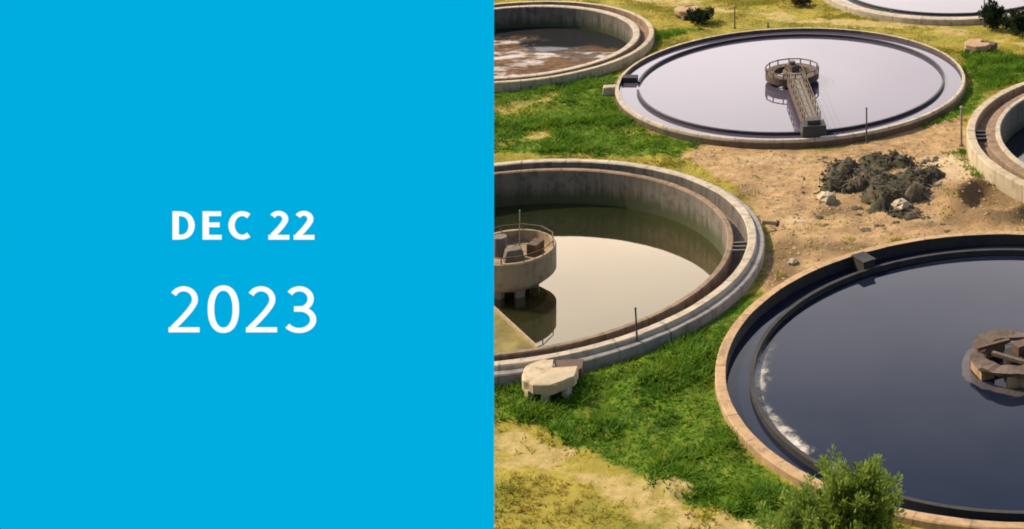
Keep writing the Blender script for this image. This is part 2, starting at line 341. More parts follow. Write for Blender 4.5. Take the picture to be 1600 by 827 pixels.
# hub of C
t = thing('hub_drum', 'round tan drum with machinery standing in the middle of the deep tank', 'hub', (TC[0], TC[1], 0))
q = 2.45
mb = MB(); mb.lathe([(q - .5, -.85), (q - .05, -.5), (q, -.45), (q, .84), (q - .06, .9), (q - .20, .9), (q - .20, .25), (0.01, .25), (0.01, -.85)], n=48, jit=.05); mb.build('drum', concrete('drum_concrete', (.42, .31, .19), .6, (.17, .125, .07), .55), t)
mb = MB(); mb.tube((0, 0, -3), (0, 0, -.85), .95, .95, 20); mb.build('column', M['darkconc'], t)
for a in (-1.9, -1.0, .2):
    mb = MB(); mb.box((1.3 * math.cos(a), 1.3 * math.sin(a), -1.15), (.35, .5, .7), a); mb.build('bracket', M['galv'], t)
mb = MB(); mb.box((.2, -.4, .65), (1.1, .8, .6), .4, 0, .8, .1); mb.build('motor', M['stained'], t)
mb = MB(); mb.tube((-.8, .4, .25), (-.8, .4, 1.3), .38, n=12); mb.build('gear_housing', M['stained'], t)
mb = MB(); mb.box((1.2, .5, .6), (.6, .9, .7), -.3); mb.build('control_box', M['rustred'], t)
mb = MB(); rail(mb, [((q - .12) * math.cos(2 * PI * k / 12), (q - .12) * math.sin(2 * PI * k / 12), .9) for k in range(12)], .32, .035, True, 1); mb.build('guard_rail', M['rust'], t)
mb = MB(); mb.tube((.2, .9, .25), (.2, .9, 2.6), .05, .035, 6); mb.build('mast', M['galv'], t)
# C near left: reflection painted as an olive patch with an added board
mb = MB(); a0 = at(765, 476, -1.4); a1 = at(840, 545, -1.4); d = (a1 - a0)
mb.box((a0 + d / 2), (d.length, .12, .22), math.atan2(d.y, d.x))
tag(mb.build('reflection_edge_board', M['wood']), 'added timber board along the edge of the painted olive reflection in the deep tank', 'board')
pts = [a0 + d * k / 12 for k in range(13)]; vs = []
for k in range(13): vs.append((pts[k].x, pts[k].y - .08, -1.44))
for k in range(12, -1, -1):
    p = at(700 + 9 * k, 540 + 2.5 * k, -1.44); vs.append((p.x, p.y + .3 * math.sin(k * 1.7), -1.44))
mb = MB(); mb.add(vs, [[i, i + 1, 24 - i, 25 - i] for i in range(12)]); tag(mb.build('scum', M['scum']), 'olive patch painting a reflection on the water of the deep tank', 'scum', None, 'stuff')
# hub of D
t = thing('hub_pier', 'rusty hub pier with tan concrete blocks rising from the dark blue water', 'hub', (TD[0], TD[1], -.38))
mb = MB(); mb.lathe([(2.45, -.8), (2.45, -.08), (1.5, -.08), (1.5, -.8)], n=40, jit=.1); mb.build('base_ring', M['darkconc'], t)
for k in range(5):
    a = PI * 1.13 + k * 2 * PI / 5; mb = MB(); mb.box((1.80 * math.cos(a), 1.80 * math.sin(a), .18), (.75, 1.35, .92), a, 0, .93, .05); mb.build('pier_block', M['hubtan'], t)
mb = MB(); mb.lathe([(2.3, .64), (2.3, .82), (1.55, .82), (1.55, .64)], n=36, jit=.4, a0=.5, a1=5.6); mb.build('ring_beam', M['rust'], t)
for (x, y, l_, a) in ((-1.1, .5, 1.9, .5), (.9, -.6, 2.2, 1.9), (.4, 1.2, 2.4, .1), (-.3, -.9, 2.0, 2.6)):
    mb = MB(); mb.box((x, y, .9 + .02 * l_), (l_, .22, .16), a); mb.build('loose_beam', M['rustred' if l_ < 2 else 'rust'], t)
mb = MB(); mb.tube((0, 0, -.6), (0, 0, .75), .6, .6, 16); mb.build('column', M['darkconc'], t)
mb = MB(); mb.box((.3, .1, .98), (.8, .6, .45), .6); mb.build('gearbox', M['rustred'], t)
mb = MB(); n = 90; vs = []
for k in range(n):
    a = 2 * PI * k / n; w_ = .12 + .55 * fbm(3 * math.cos(a) + 8, 3 * math.sin(a) + 8, 4); vs += [(TD[0] + 2.3 * math.cos(a), TD[1] + 2.3 * math.sin(a), -.262), (TD[0] + (2.4 + w_) * math.cos(a), TD[1] + (2.4 + w_) * math.sin(a), -.274)]
mb.add(vs, [[2 * k, 2 * k + 1, (2 * k + 3) % (2 * n), (2 * k + 2) % (2 * n)] for k in range(n)]); tag(mb.build('scum', metal('brown_scum_film', (.075, .060, .055), (.03, .03, .035), .5, .8)), 'brown scum gathered round the hub of the dark blue tank', 'scum', None, 'stuff')

# ------------------------------------------------------------------ chambers, posts, small things on the ground
t = thing('valve_chamber', 'cream octagonal concrete slab on a stub beside the deep tank, in the grass', 'valve chamber', at(860, 612, 0), .1, 'concrete valve chambers')
n = 8; r = 1.62; mb = MB(); ring_ = []
for k in range(n):
    a = 2 * PI * (k + .5) / n; ring_.append((r * 1.03 * math.cos(a), r * .95 * math.sin(a)))
ring_[1:3] = [(.62, 1.42), (.55, .42), (-.05, .40), (-.12, 1.45)] if False else ring_[1:3]
top = [(-1.60, -.62), (-.75, -1.48), (.55, -1.50), (1.50, -.75), (1.55, .35), (.05, .42), (-.02, 1.42), (-.80, 1.45), (-1.55, .70)]
zb, zt = .50, 1.05; k = len(top)
top = [((top[i][0] * (1 - q) + top[(i + 1) % k][0] * q) * .90 * (1 + .025 * rng.normal()), (top[i][1] * (1 - q) + top[(i + 1) % k][1] * q) * .92 * (1 + .025 * rng.normal())) for i in range(k) for q in (0, .33, .66)]; k = len(top)
lo = [zb - .10 * max(0, rng.normal()) for _ in top]
vs = [(x * .93, y * .93, l_) for (x, y), l_ in zip(top, lo)] + [(x, y, l_ + .08) for (x, y), l_ in zip(top, lo)] + [(x * 1.01, y * 1.01, zt - .07 + .03 * rng.normal()) for x, y in top] + [(x * .96, y * .96, zt + .015 * rng.normal()) for x, y in top]
fs = [list(range(k))[::-1], list(range(3 * k, 4 * k))]
for l in range(3):
    for i in range(k): j = (i + 1) % k; fs.append([l * k + i, l * k + j, l * k + k + j, l * k + k + i])
mb.add(vs, fs); mb.build('slab', M['slab'], t)
mb = MB(); mb.box((.1, .15, .3), (1.9, 1.9, .72), .2, 0, .95); mb.build('stub', M['darkconc'], t)
mb = MB(); mb.box((.82, 1.0, .42), (1.45, 1.05, .9), 0); mb.build('pipe_box', M['rustred'], t)
for (x, y) in ((-.95, -.9), (-.1, -1.15), (.95, -.8)):
    mb = MB(); mb.box((x, y, .28), (.42, .42, .68), x, 0, .85); mb.build('leg', M['slab'], t)
cham = t; t.scale = (.92, .92, .95)
for (px, py, rz, s_, lab) in ((1074, 27, .6, .75, 'small concrete chamber with a rusty box left of the thin pole at the top'),
                             (1528, 82, -.5, .75, 'small concrete chamber in long grass just right of the pale water tank')):
    o = copy_tree(cham); o.location = at(px, py, 0); o.rotation_euler.z = rz; o.scale = (s_, s_, s_); o['label'] = lab
    for ch in kids(o):
        if ch.name.startswith('slab'): ch.data = ch.data.copy(); ch.data.materials[0] = M['tan']
# posts
def post(px, py, h, r, label, mat='post', lean=(0, 0)):
    p = at(px, py, 0); t = thing('post', label, 'post', p, 0, 'thin posts beside the tanks')
    mb = MB(); mb.tube((0, 0, -.3), (lean[0] * h, lean[1] * h, h), r, r * .8, 8); mb.build('shaft', M[mat], t)
    mb = MB(); mb.tube((0, 0, -.1), (0, 0, .10), r * 2.2, r * 1.8, 10); mb.build('footing', M['stained'], t)
    mb = MB(); mb.tube((lean[0] * h, lean[1] * h, h), (lean[0] * h, lean[1] * h, h + .06), r * 1.3, r * 1.0, 8); mb.build('cap', M[mat], t)
post(997, 551, 2.2, .055, 'thin dark post in the grass against the near wall of the deep tank', lean=(-.06, 0))
post(1354, 224, 2.35, .06, 'dark post standing at the near rim of the pale water tank')
post(1148, 44, 1.75, .06, 'tall thin post behind the far rim of the pale water tank')
post(1200, 43, .35, .07, 'short dark peg behind the far rim of the pale water tank')
post(1502, 228, 2.6, .085, 'pale grey thick post beside the cream walled tank', 'galv')
post(1393, 29, .62, .10, 'stubby dark post in dry grass below the far tank')
post(1538, 42, 2.6, .06, 'thin dark post beside the dark green bush at the top')
# things round C and A
q = at(1190, 347, .5); t = thing('outlet_pipe', 'short weathered pipe stub sticking out of the deep tank into the dirt', 'pipe', (0, 0, 0))
e = at(1213, 349, .3); mb = MB(); mb.tube(q, e, .12, .12, 10); mb.build('pipe', M['wood'], t)
mb = MB(); mb.tube(e, e + (e - q).normalized() * .14, .19, .19, 12); mb.build('flange', M['rustred'], t)
p = at(953, 143, .2); mb = MB(); mb.box((p.x, p.y, .25), (1.1, .8, .7), .2, 0, .85, .06)
tag(mb.build('concrete_block', M['cream']), 'pale concrete block in the grass at the left rim of the pale water tank', 'block')
for i, (px, py, s_, lab) in enumerate(((1291, 316, .95, 'pale rubble lump at the left foot of the dark brush heap'), (1408, 328, 1.0, 'pale rubble lump at the near right foot of the brush heap'), (1238, 412, .45, 'small pale rubble lump in the brown dirt between the deep and dark blue tanks'),
                                      (1448, 250, .4, 'small pale stone on the sand right of the brush heap'))):
    p = at(px, py, 0); mb = MB(); n = 7; vs = []; fs = []
    for l, (zz, rr) in enumerate(((-.1, .55), (.25, .6), (.5, .4), (.62, .12))):
        for k in range(n):
            a = 2 * PI * k / n + .3 * l; w = rr * (.75 + .5 * rng.random()); vs.append((p.x + s_ * w * math.cos(a), p.y + s_ * w * math.sin(a), s_ * (zz + .08 * rng.random())))
    for l in range(3):
        for k in range(n): j = (k + 1) % n; fs.append([l * n + k, l * n + j, l * n + n + j, l * n + n + k])
    fs.append(list(range(3 * n, 4 * n))); mb.add(vs, fs); tag(mb.build('rubble', M['cream']), lab, 'rubble', 'pale rubble lumps in the dirt yard')

# ------------------------------------------------------------------ foliage materials
def leafmat(name, a, b_, c_=None, trans=.25, sc_=1.4):
    m, nt, b = newmat(name); oi = noise(nt, sc_, 4, .7); fine = noise(nt, 9, 3)
    col = ramp(nt, oi, [(.32, a), (.56, b_), (.72, c_ or b_)]); col = mixc(nt, math_(nt, 'MULTIPLY', fine, .45), col, tuple(q * .55 for q in a))
    nt.links.new(col, b.inputs['Base Color']); b.inputs['Roughness'].default_value = .65; b.inputs['Specular IOR Level'].default_value = .25
    tr = N(nt, 'ShaderNodeBsdfTranslucent'); nt.links.new(col, tr.inputs['Color']); x = N(nt, 'ShaderNodeMixShader'); x.inputs[0].default_value = trans
    nt.links.new(b.outputs[0], x.inputs[1]); nt.links.new(tr.outputs[0], x.inputs[2]); nt.links.new(x.outputs[0], nt.nodes['Material Output'].inputs['Surface'])
    return m
M['leaf'] = leafmat('feathery_green_leaves', (.13, .20, .03), (.26, .36, .055), (.46, .50, .14), .5)
M['darkleaf'] = leafmat('dark_green_leaves', (.018, .032, .014), (.035, .055, .02), (.06, .085, .03))
M['bark'] = metal('grey_brown_bark', (.12, .085, .055), (.06, .04, .03), .95)
M['grassblade'] = leafmat('green_grass_blades', (.075, .175, .010), (.155, .29, .016), (.31, .35, .030), .5, .45)
M['oliveblade'] = leafmat('olive_green_blades', (.25, .26, .03), (.34, .34, .04), (.48, .42, .08), .55, .5)
M['dryblade'] = leafmat('dry_grass_blades', (.34, .27, .045), (.48, .37, .08), (.56, .44, .14), .55, .4)
M['twig'] = metal('grey_dead_twigs', (.17, .14, .105), (.08, .065, .05), .95)
M['deadleaf'] = leafmat('dull_grey_green_leaves', (.035, .028, .014), (.10, .075, .032), (.25, .16, .08), .1, .9)

def leaf_cloud(pts, dirs, ls, lw):          # one kite-shaped leaf at each point
    n = len(pts); up = rng.normal(size=(n, 3)); d = dirs / (np.linalg.norm(dirs, axis=1, keepdims=True) + 1e-9)
    s_ = np.cross(d, up); s_ /= np.linalg.norm(s_, axis=1, keepdims=True) + 1e-9
    ls = ls.reshape(-1, 1); lw = lw.reshape(-1, 1)
    a = pts; b = pts + d * ls * .5 + s_ * lw; c_ = pts + d * ls; e = pts + d * ls * .5 - s_ * lw
    v = np.stack([a, b, c_, e], 1).reshape(-1, 3); f = np.arange(4 * n).reshape(n, 4); return v, f
def bush(name, label, cat, loc, h, rad, plumes, leafm, shoot=.9, lpp=70, ls=.22, trunk_h=.25, group=None, bias=0.0, lumps=None):
    t = thing(name, label, cat, loc, 0, group); V = []; F = []; off = 0; tb = MB(); bb = MB()
    tb.tube((0, 0, -.3), (.05, .03, h * .55), .035 * h, .015 * h, 8)
    lumps = lumps or [(0, 0, .5, 1.0), (-.4, 0, .25, .8), (.4, 0, .25, .8), (0, -.4, .2, .8)]
    for k in range(plumes):
        lx, ly, lz, lr = lumps[k % len(lumps)]
        u = rng.normal(size=3); u /= np.linalg.norm(u); u[2] = u[2] * .8 + .15
        rr = rng.random() ** .45
        base = np.array([lx * rad + u[0] * rad * lr * .75 * rr, ly * rad + u[1] * rad * lr * .75 * rr, h * lz + u[2] * h * .36 * lr * rr]); base[2] = max(base[2], .12 * h)
        d = np.array([u[0] * .55, u[1] * .55, 1.1 + .5 * rng.random()]); d += rng.normal(size=3) * .25; d /= np.linalg.norm(d)
        L = shoot * (.55 + .8 * rng.random()); s0 = rng.random(lpp)
        wd = (.22 * (1 - s0) ** .7 + .03) * L
        rnd = rng.normal(size=(lpp, 3)); p = base + d * (s0 * L)[:, None] + rnd * wd[:, None] * .55
        V_, F_ = leaf_cloud(p, d * .8 + rnd * .55, ls * (.6 + .8 * rng.random(lpp)), ls * .22 * (.7 + .6 * rng.random(lpp)))
        V.append(V_); F.append(F_ + off); off += len(V_)
        if k % 5 == 0:
            bb.tube((.03, .02, h * .12 + base[2] * .35), base, .012 * h * .5, .006, 5); bb.tube(base, base + d * L * .8, .012, .004, 4, caps=False)
    np_mesh('crown', np.concatenate(V), np.concatenate(F), leafm, t); tb.build('trunk', M['bark'], t); bb.build('limbs', M['bark'], t); return t
# the feathery tree at the bottom: foot below the frame
p = at(1308, 931, 0)
bush('young_tree', 'feathery bright green young tree rising in front of the dark blue tank', 'tree', p, 4.35, 2.3, 300, M['leaf'], 1.25, 100, .20,
     lumps=[(.1, 0, .42, .85), (-.66, 0, .40, .52), (.62, .1, .42, .55), (.20, 0, .80, .34), (.05, -.2, .56, .6), (.50, .1, .74, .30), (-.55, -.2, .28, .7), (.3, .3, .30, .9), (.30, 0, .64, .45), (-.25, .1, .50, .45)])
bush('bush', 'rounded dark green bush right of the thin post at the top', 'bush', at(1552, 46, 0), 2.4, .95, 70, M['darkleaf'], .6, 60, .24, group='dark bushes at the top')
bush('bush', 'low dark green bush cut off by the right edge near the top', 'bush', at(1590, 54, 0), 2.0, 1.15, 70, M['darkleaf'], .6, 60, .24, group='dark bushes at the top')
bush('bush', 'small dark green bush hugging the far chamber near the tall thin post', 'bush', at(1096, 36, 0), 1.1, 1.2, 60, M['darkleaf'], .5, 50, .22, group='dark bushes at the top')
bush('bush', 'tiny brownish bush in dry grass above the pale water tank', 'bush', at(1251, 9, 0), .8, .9, 36, M['deadleaf'], .4, 50, .2, group='dark bushes at the top')
# heap of brush in the dirt yard
p0 = at(1375, 300, 0); t = thing('brush_heap', 'dark grey green heap of cut brush and rubbish in the middle of the dirt yard', 'brush heap', p0)
V = []; F = []; off = 0; tw = MB(); lumps = []
for (px, py, rx_, ry_, hh, n_) in ((1320, 284, 24, 20, 1.0, 9), (1390, 260, 26, 7, .9, 7), (1440, 294, 20, 22, 1.05, 8), (1398, 306, 36, 16, 1.15, 12), (1350, 268, 20, 8, .6, 4), (1345, 298, 16, 10, .7, 4), (1404, 334, 10, 6, .45, 2), (1422, 276, 10, 6, .7, 2)):
    for k in range(n_): lumps.append((px + rx_ * rng.uniform(-1, 1), py + ry_ * rng.uniform(-1, 1), rng.uniform(.5, .95), hh * rng.uniform(.4, .85)))
gn = 150; ax = np.linspace(-5, 5, gn); HX, HY_ = np.meshgrid(ax, ax * 1.2); HZ = np.full(HX.shape, -.25); cell = []
wx = HX + .5 * (fbm(HX * 1.1 + 50, HY_ * 1.1, 4) - .5); wy = HY_ + .5 * (fbm(HX * 1.1 + 9, HY_ * 1.1 + 70, 4) - .5)
for (px, py, r_, hh) in lumps:
    q = at(px, py, 0) - p0; HZ = np.maximum(HZ, hh * np.clip(1 - ((wx - q.x) ** 2 + (wy - q.y) ** 2) / (r_ * 1.15) ** 2, -.2, 1) ** 1 * 1.0)
HZ = HZ + .42 * (fbm(HX * 2.6, HY_ * 2.6, 5) - .5) * (HZ > -.1) - .04
ii = np.arange(gn * gn).reshape(gn, gn); HF = np.stack([ii[:-1, :-1], ii[:-1, 1:], ii[1:, 1:], ii[1:, :-1]], -1).reshape(-1, 4)
HF = HF[HZ.ravel()[HF].max(1) > -.03]
heapm, nt, b = newmat('rotting_brush_and_soil'); n1 = noise(nt, .8, 6, .7); n2 = noise(nt, 4, 6, .75)
col = ramp(nt, n1, [(.36, (.03, .028, .017)), (.47, (.075, .068, .036)), (.57, (.14, .10, .055)), (.67, (.34, .235, .14))]); col = mixc(nt, math_(nt, 'MULTIPLY', n2, .6), col, (.05, .045, .03))
nt.links.new(col, b.inputs['Base Color']); b.inputs['Roughness'].default_value = .95; bump(nt, b, n2, 1, .15)
mo = np_mesh('mound', np.stack([HX.ravel(), HY_.ravel(), HZ.ravel()], 1), HF, heapm, t); mo.data.polygons.foreach_set('use_smooth', np.ones(len(HF), bool))
for (px, py, r, hh) in lumps:
    q = at(px, py, 0) - p0; m_ = int(60 * r * r); th = rng.random(m_) * 2 * PI; rr = r * np.sqrt(rng.random(m_)) * 1.1
    pts = np.stack([q.x + rr * np.cos(th), q.y + rr * np.sin(th), hh * np.clip(1 - (rr / r / 1.15) ** 2, 0, 1) + .0], 1)
    dr = rng.normal(size=(m_, 3)) * [1, 1, .35] + [0, 0, .15]
    V_, F_ = leaf_cloud(pts, dr, .14 + .2 * rng.random(m_), .05 + .05 * rng.random(m_)); V.append(V_); F.append(F_ + off); off += len(V_)
    for k in range(int(9 * r * r) + 1):
        a = rng.random() * 6.28; b2 = r * rng.random(); d = Vector((rng.normal(), rng.normal(), .25 * rng.normal())).normalized() * (.35 + .8 * rng.random())
        s0 = Vector((q.x + b2 * math.cos(a), q.y + b2 * math.sin(a), hh * (1 - (b2 / r / 1.15) ** 2) + .04)); tw.tube(s0 - d * .5, s0 + d * .5, .026, .014, 4, caps=False)
np_mesh('leaves', np.concatenate(V), np.concatenate(F), M['deadleaf'], t)['kind'] = 'stuff'; tw.build('twigs', M['twig'], t)['kind'] = 'stuff'

# ------------------------------------------------------------------ ground
def poly_sd(X, Y, poly):                       # signed distance, positive inside
    P = np.array([at(*p)[:2] for p in poly]); ins = np.zeros(X.shape, bool); dm = np.full(X.shape, 1e9)
    for i in range(len(P)):
        x0, y0 = P[i]; x1, y1 = P[(i + 1) % len(P)]
        cr = ((y0 > Y) != (y1 > Y)) & (X < (x1 - x0) * (Y - y0) / (y1 - y0 + 1e-12) + x0); ins ^= cr
        dx, dy = x1 - x0, y1 - y0; tt = np.clip(((X - x0) * dx + (Y - y0) * dy) / (dx * dx + dy * dy + 1e-12), 0, 1)
        dm = np.minimum(dm, np.hypot(X - x0 - tt * dx, Y - y0 - tt * dy))
    return np.where(ins, dm, -dm)
def blob(X, Y, px, py, rx, ry):                # rx, ry in picture pixels of the photograph
    c = at(px, py); sx = rx * c.y / FPX; sy = abs(at(px, py - ry).y - at(px, py + ry).y) / 2
    return np.exp(-(((X - c.x) / sx) ** 2 + ((Y - c.y) / sy) ** 2))
GREEN = [[(640, 130), (772, 132), (900, 118), (960, 108), (1000, 80), (1022, 50), (1060, 42), (1115, 46), (1040, 62), (975, 105), (955, 150), (990, 185), (1050, 213), (1085, 228), (1060, 246), (1000, 246), (900, 240), (640, 240)],
         [(1490, 78), (1680, 92), (1680, 130), (1600, 130), (1550, 145), (1520, 172), (1498, 190), (1440, 200), (1490, 160), (1515, 130), (1508, 100)],
         [(600, 585), (772, 588), (900, 588), (1000, 556), (1100, 500), (1150, 462), (1215, 446), (1175, 480), (1128, 560), (1132, 640), (1165, 700), (1240, 765), (1420, 850), (1200, 840), (1130, 806), (1000, 740), (900, 700), (830, 664), (772, 660), (600, 650)],
         [(1460, 234), (1520, 233), (1575, 278), (1610, 296), (1610, 306), (1550, 288), (1512, 256), (1470, 242)]]
PATH = [[(900, -20), (985, -2), (1010, 9), (1150, 23), (1250, 37), (1400, 45), (1500, 58), (1700, 90), (1700, 82), (1500, 47), (1400, 36), (1250, 25), (1150, 11), (1050, -4), (950, -30)],
        [(600, 650), (772, 678), (812, 668), (850, 692), (950, 730), (1050, 768), (1220, 832), (1300, 880), (1200, 880), (1060, 826), (960, 790), (880, 745), (830, 735), (772, 735), (600, 720)],
        [(1290, -2), (1340, 22), (1420, 34), (1520, 36), (1520, 30), (1420, 26), (1350, 14), (1320, -2)]]
DIRT = [[(1058, 243), (1110, 226), (1200, 226), (1300, 238), (1400, 208), (1470, 188), (1505, 180), (1512, 205), (1530, 240), (1570, 285), (1680, 310), (1680, 350), (1600, 364), (1480, 368), (1400, 380), (1330, 396), (1260, 425), (1215, 455), (1170, 470), (1198, 420), (1200, 345), (1150, 290), (1110, 268)]]
def zones(X, Y):
    jx = 1.6 * (fbm(X * .35, Y * .35, 4) - .5) + .9 * (fbm(X * 1.3 + 40, Y * 1.3, 3) - .5); w = .45
    f = lambda L: np.max([sstep(-w, w, poly_sd(X, Y, p) + jx) for p in L], 0)
    g = f(GREEN); p = f(PATH); d = f(DIRT)
    spots = .95 * blob(X, Y, 840, 212, 26, 9) + .8 * blob(X, Y, 800, 172, 60, 16) + .6 * blob(X, Y, 870, 150, 40, 10) + .7 * blob(X, Y, 1000, 205, 40, 10) + .5 * blob(X, Y, 780, 225, 30, 10) + .5 * blob(X, Y, 1040, 236, 25, 6)
    spots = np.clip(spots * (.5 + 1.0 * fbm(X * .9, Y * .9 + 30, 3)), 0, 1)
    g = g * (1 - spots); p = np.maximum(p * np.clip(-1.05 + 3.2 * fbm(X * .5 + 11, Y * .9, 4), 0, 1), .55 * spots)
    sand = np.clip(1.1 * blob(X, Y, 1482, 262, 52, 22) + .5 * blob(X, Y, 1200, 250, 90, 10) + .5 * blob(X, Y, 1240, 345, 40, 18) + .5 * blob(X, Y, 1450, 345, 40, 10), 0, 1)
    brown = np.clip(1.25 * blob(X, Y, 1222, 412, 26, 40) + .9 * blob(X, Y, 1310, 388, 70, 11) + .75 * blob(X, Y, 1165, 300, 25, 18) + .7 * blob(X, Y, 1540, 345, 80, 12) + .6 * blob(X, Y, 1300, 330, 40, 12) + .55 * blob(X, Y, 1300, 232, 80, 5) + .8 * blob(X, Y, 1495, 325, 16, 22) + 1.0 * blob(X, Y, 1555, 300, 75, 14) + .6 * blob(X, Y, 1590, 325, 30, 20) + .35 * blob(X, Y, 1375, 300, 110, 45) + .5 * blob(X, Y, 1440, 352, 40, 7), 0, 1)
    tuftb = .0
    return g, p, d, sand, brown
RC = at(1555, 318)
def height(X, Y, g, d):
    h = .75 * g * (fbm(X * .8, Y * .8, 4) - .42) + .38 * d * (fbm(X * .8 + 60, Y * .8, 6) - .5) + .10 * (fbm(X * .5, Y * .5 + 9, 4) - .5)
    rr = np.hypot((X - RC.x), (Y - RC.y) * .9); h = h + (.62 * np.exp(-((rr - 2.4) / .5) ** 2) - .40 * np.exp(-(rr / 1.9) ** 4)) * (.6 + .9 * fbm(X * .9, Y * .9 + 44, 4))
    for T in TANKS: h = h * sstep(-.2, 1.2, np.hypot(X - T[0], Y - T[1]) - T[2])
    return h
def axis(a, b, step, far):
    mid = np.arange(a, b + step / 2, step); k = np.array([2, 6, 15, 40, 100, 300, 800, far]); return np.concatenate([(a - k)[::-1], mid, b + k])
gx = axis(-52, 27, .24, 2500); gy = axis(56, 172, .26, 2500)
X, Y = np.meshgrid(gx, gy); g, p, d, sand, brown = zones(X, Y); Z = height(X, Y, g, d)
nx, ny = len(gx), len(gy); idx = np.arange(nx * ny).reshape(ny, nx)
F = np.stack([idx[:-1, :-1], idx[:-1, 1:], idx[1:, 1:], idx[1:, :-1]], -1).reshape(-1, 4)
xc = X.ravel()[F].mean(1); yc = Y.ravel()[F].mean(1); keep = np.ones(len(F), bool)
for T in TANKS: keep &= ~(np.hypot(xc - T[0], yc - T[1]) < T[2] - .22)
m, nt, b = newmat('grass_and_dirt_ground')
at1 = N(nt, 'ShaderNodeAttribute', attribute_name='zone'); sp = N(nt, 'ShaderNodeSeparateColor'); nt.links.new(at1.outputs['Color'], sp.inputs[0])
at2 = N(nt, 'ShaderNodeAttribute', attribute_name='soil'); sp2 = N(nt, 'ShaderNodeSeparateColor'); nt.links.new(at2.outputs['Color'], sp2.inputs[0])
nb = noise(nt, .35, 6, .65); nm = noise(nt, 1.4, 7, .7); nf = noise(nt, 7, 6, .75)
def thr(w, n_, k=.55): return math_(nt, 'MULTIPLY', math_(nt, 'SUBTRACT', math_(nt, 'ADD', w, math_(nt, 'MULTIPLY', math_(nt, 'SUBTRACT', n_, .5), k * 2)), .25), 2.0, True)
dry = ramp(nt, nm, [(.3, (.20, .17, .025)), (.5, (.36, .29, .05)), (.7, (.48, .37, .09))])
dry = mixc(nt, math_(nt, 'MULTIPLY', ramp(nt, nb, [(.45, (0, 0, 0)), (.62, (1, 1, 1))]), .7), dry, (.13, .15, .022))
gr = ramp(nt, nm, [(.32, (.05, .10, .010)), (.5, (.105, .18, .016)), (.68, (.20, .22, .026))])
gr = mixc(nt, math_(nt, 'MULTIPLY', ramp(nt, nb, [(.5, (0, 0, 0)), (.65, (1, 1, 1))]), .5), gr, (.19, .17, .03))
pa = ramp(nt, nm, [(.3, (.28, .21, .06)), (.5, (.43, .32, .12)), (.7, (.56, .43, .21))])
di = ramp(nt, nm, [(.3, (.24, .15, .07)), (.48, (.44, .285, .14)), (.66, (.55, .375, .20))])
di = mixc(nt, math_(nt, 'MULTIPLY', ramp(nt, nf, [(.36, (1, 1, 1)), (.5, (0, 0, 0))]), .6), di, (.17, .105, .05))
ns = noise(nt, .5, 7, .7, sx=(.55, 1.7, 1)); di = mixc(nt, math_(nt, 'MULTIPLY', ramp(nt, ns, [(.5, (0, 0, 0)), (.62, (1, 1, 1))]), .6), di, (.27, .165, .08))
col = mixc(nt, thr(sp.outputs[0], nm), dry, gr)
col = mixc(nt, thr(sp.outputs[2], nm, .35), col, di)
col = mixc(nt, thr(sp.outputs[1], nm), col, pa)
col = mixc(nt, math_(nt, 'MULTIPLY', thr(sp2.outputs[0], nm, .4), .8), col, (.60, .46, .28))
col = mixc(nt, math_(nt, 'MULTIPLY', thr(sp2.outputs[1], nm, .6), .85), col, mixc(nt, nf, (.10, .065, .035), (.24, .15, .075)))
nt.links.new(col, b.inputs['Base Color']); b.inputs['Roughness'].default_value = .95; b.inputs['Specular IOR Level'].default_value = .1
bump(nt, b, nf, .7, .08); M['ground'] = m
go = np_mesh('ground', np.stack([X.ravel(), Y.ravel(), Z.ravel()], 1), F[keep], M['ground'])
go.data.polygons.foreach_set('use_smooth', np.ones(len(go.data.polygons), bool))
for nm_, (a, b2, c_) in (('zone', (g, p, d)), ('soil', (sand, brown, 0 * g))):
    A = go.data.attributes.new(nm_, 'FLOAT_COLOR', 'POINT'); A.data.foreach_set('color', np.stack([a, b2, c_, 1 + 0 * a], -1).astype(np.float32).ravel())
tag(go, 'grass, dry paths and bare dirt between the tanks', 'ground', None, 'structure')

# ------------------------------------------------------------------ grass blades
def blades(n, pick, hmin, hmax, name, mat, label, w=.05):
    x = rng.uniform(-45, 22, n); y = rng.uniform(60, 158, n); u = PXC + FPX * x / y; k = (u > 560) & (u < 1680); x, y = x[k], y[k]
    for T in TANKS:
        k = np.hypot(x - T[0], y - T[1]) > T[2] + .12; x, y = x[k], y[k]
    gg, pp, dd, ss, bb = zones(x, y); pr = pick(gg, pp, dd, ss, bb, x, y); k = rng.random(len(x)) < pr; x, y, gg, dd = x[k], y[k], gg[k], dd[k]
    z = height(x, y, gg, dd); m_ = len(x); nb_ = 4; lump = .4 + 1.3 * sstep(.38, .66, fbm(x * .5, y * .5 + 3, 3))
    x = np.repeat(x, nb_) + rng.normal(0, .07, m_ * nb_); y = np.repeat(y, nb_) + rng.normal(0, .07, m_ * nb_); z = np.repeat(z, nb_)
    hh = rng.uniform(hmin, hmax, m_ * nb_) * np.repeat(lump, nb_); th = rng.random(m_ * nb_) * 2 * PI; ln = hh * rng.uniform(.3, 1.6, m_ * nb_); hh = hh * .8; th2 = rng.random(m_ * nb_) * 2 * PI
    dx, dy = np.cos(th) * w, np.sin(th) * w
    v = np.stack([np.stack([x - dx, y - dy, z - .03], 1), np.stack([x + dx, y + dy, z - .03], 1), np.stack([x + ln * np.cos(th2), y + ln * np.sin(th2), z + hh], 1)], 1).reshape(-1, 3)
    o = np_mesh(name, v, np.arange(len(v)).reshape(-1, 3), mat); tag(o, label, 'grass', None, 'stuff')
blades(260000, lambda g, p, d, s, b, x, y: np.clip(g * 1.2 - .2, 0, 1) * (1 - p), .10, .34, 'grass', M['grassblade'], 'thick green grass growing between the tanks')
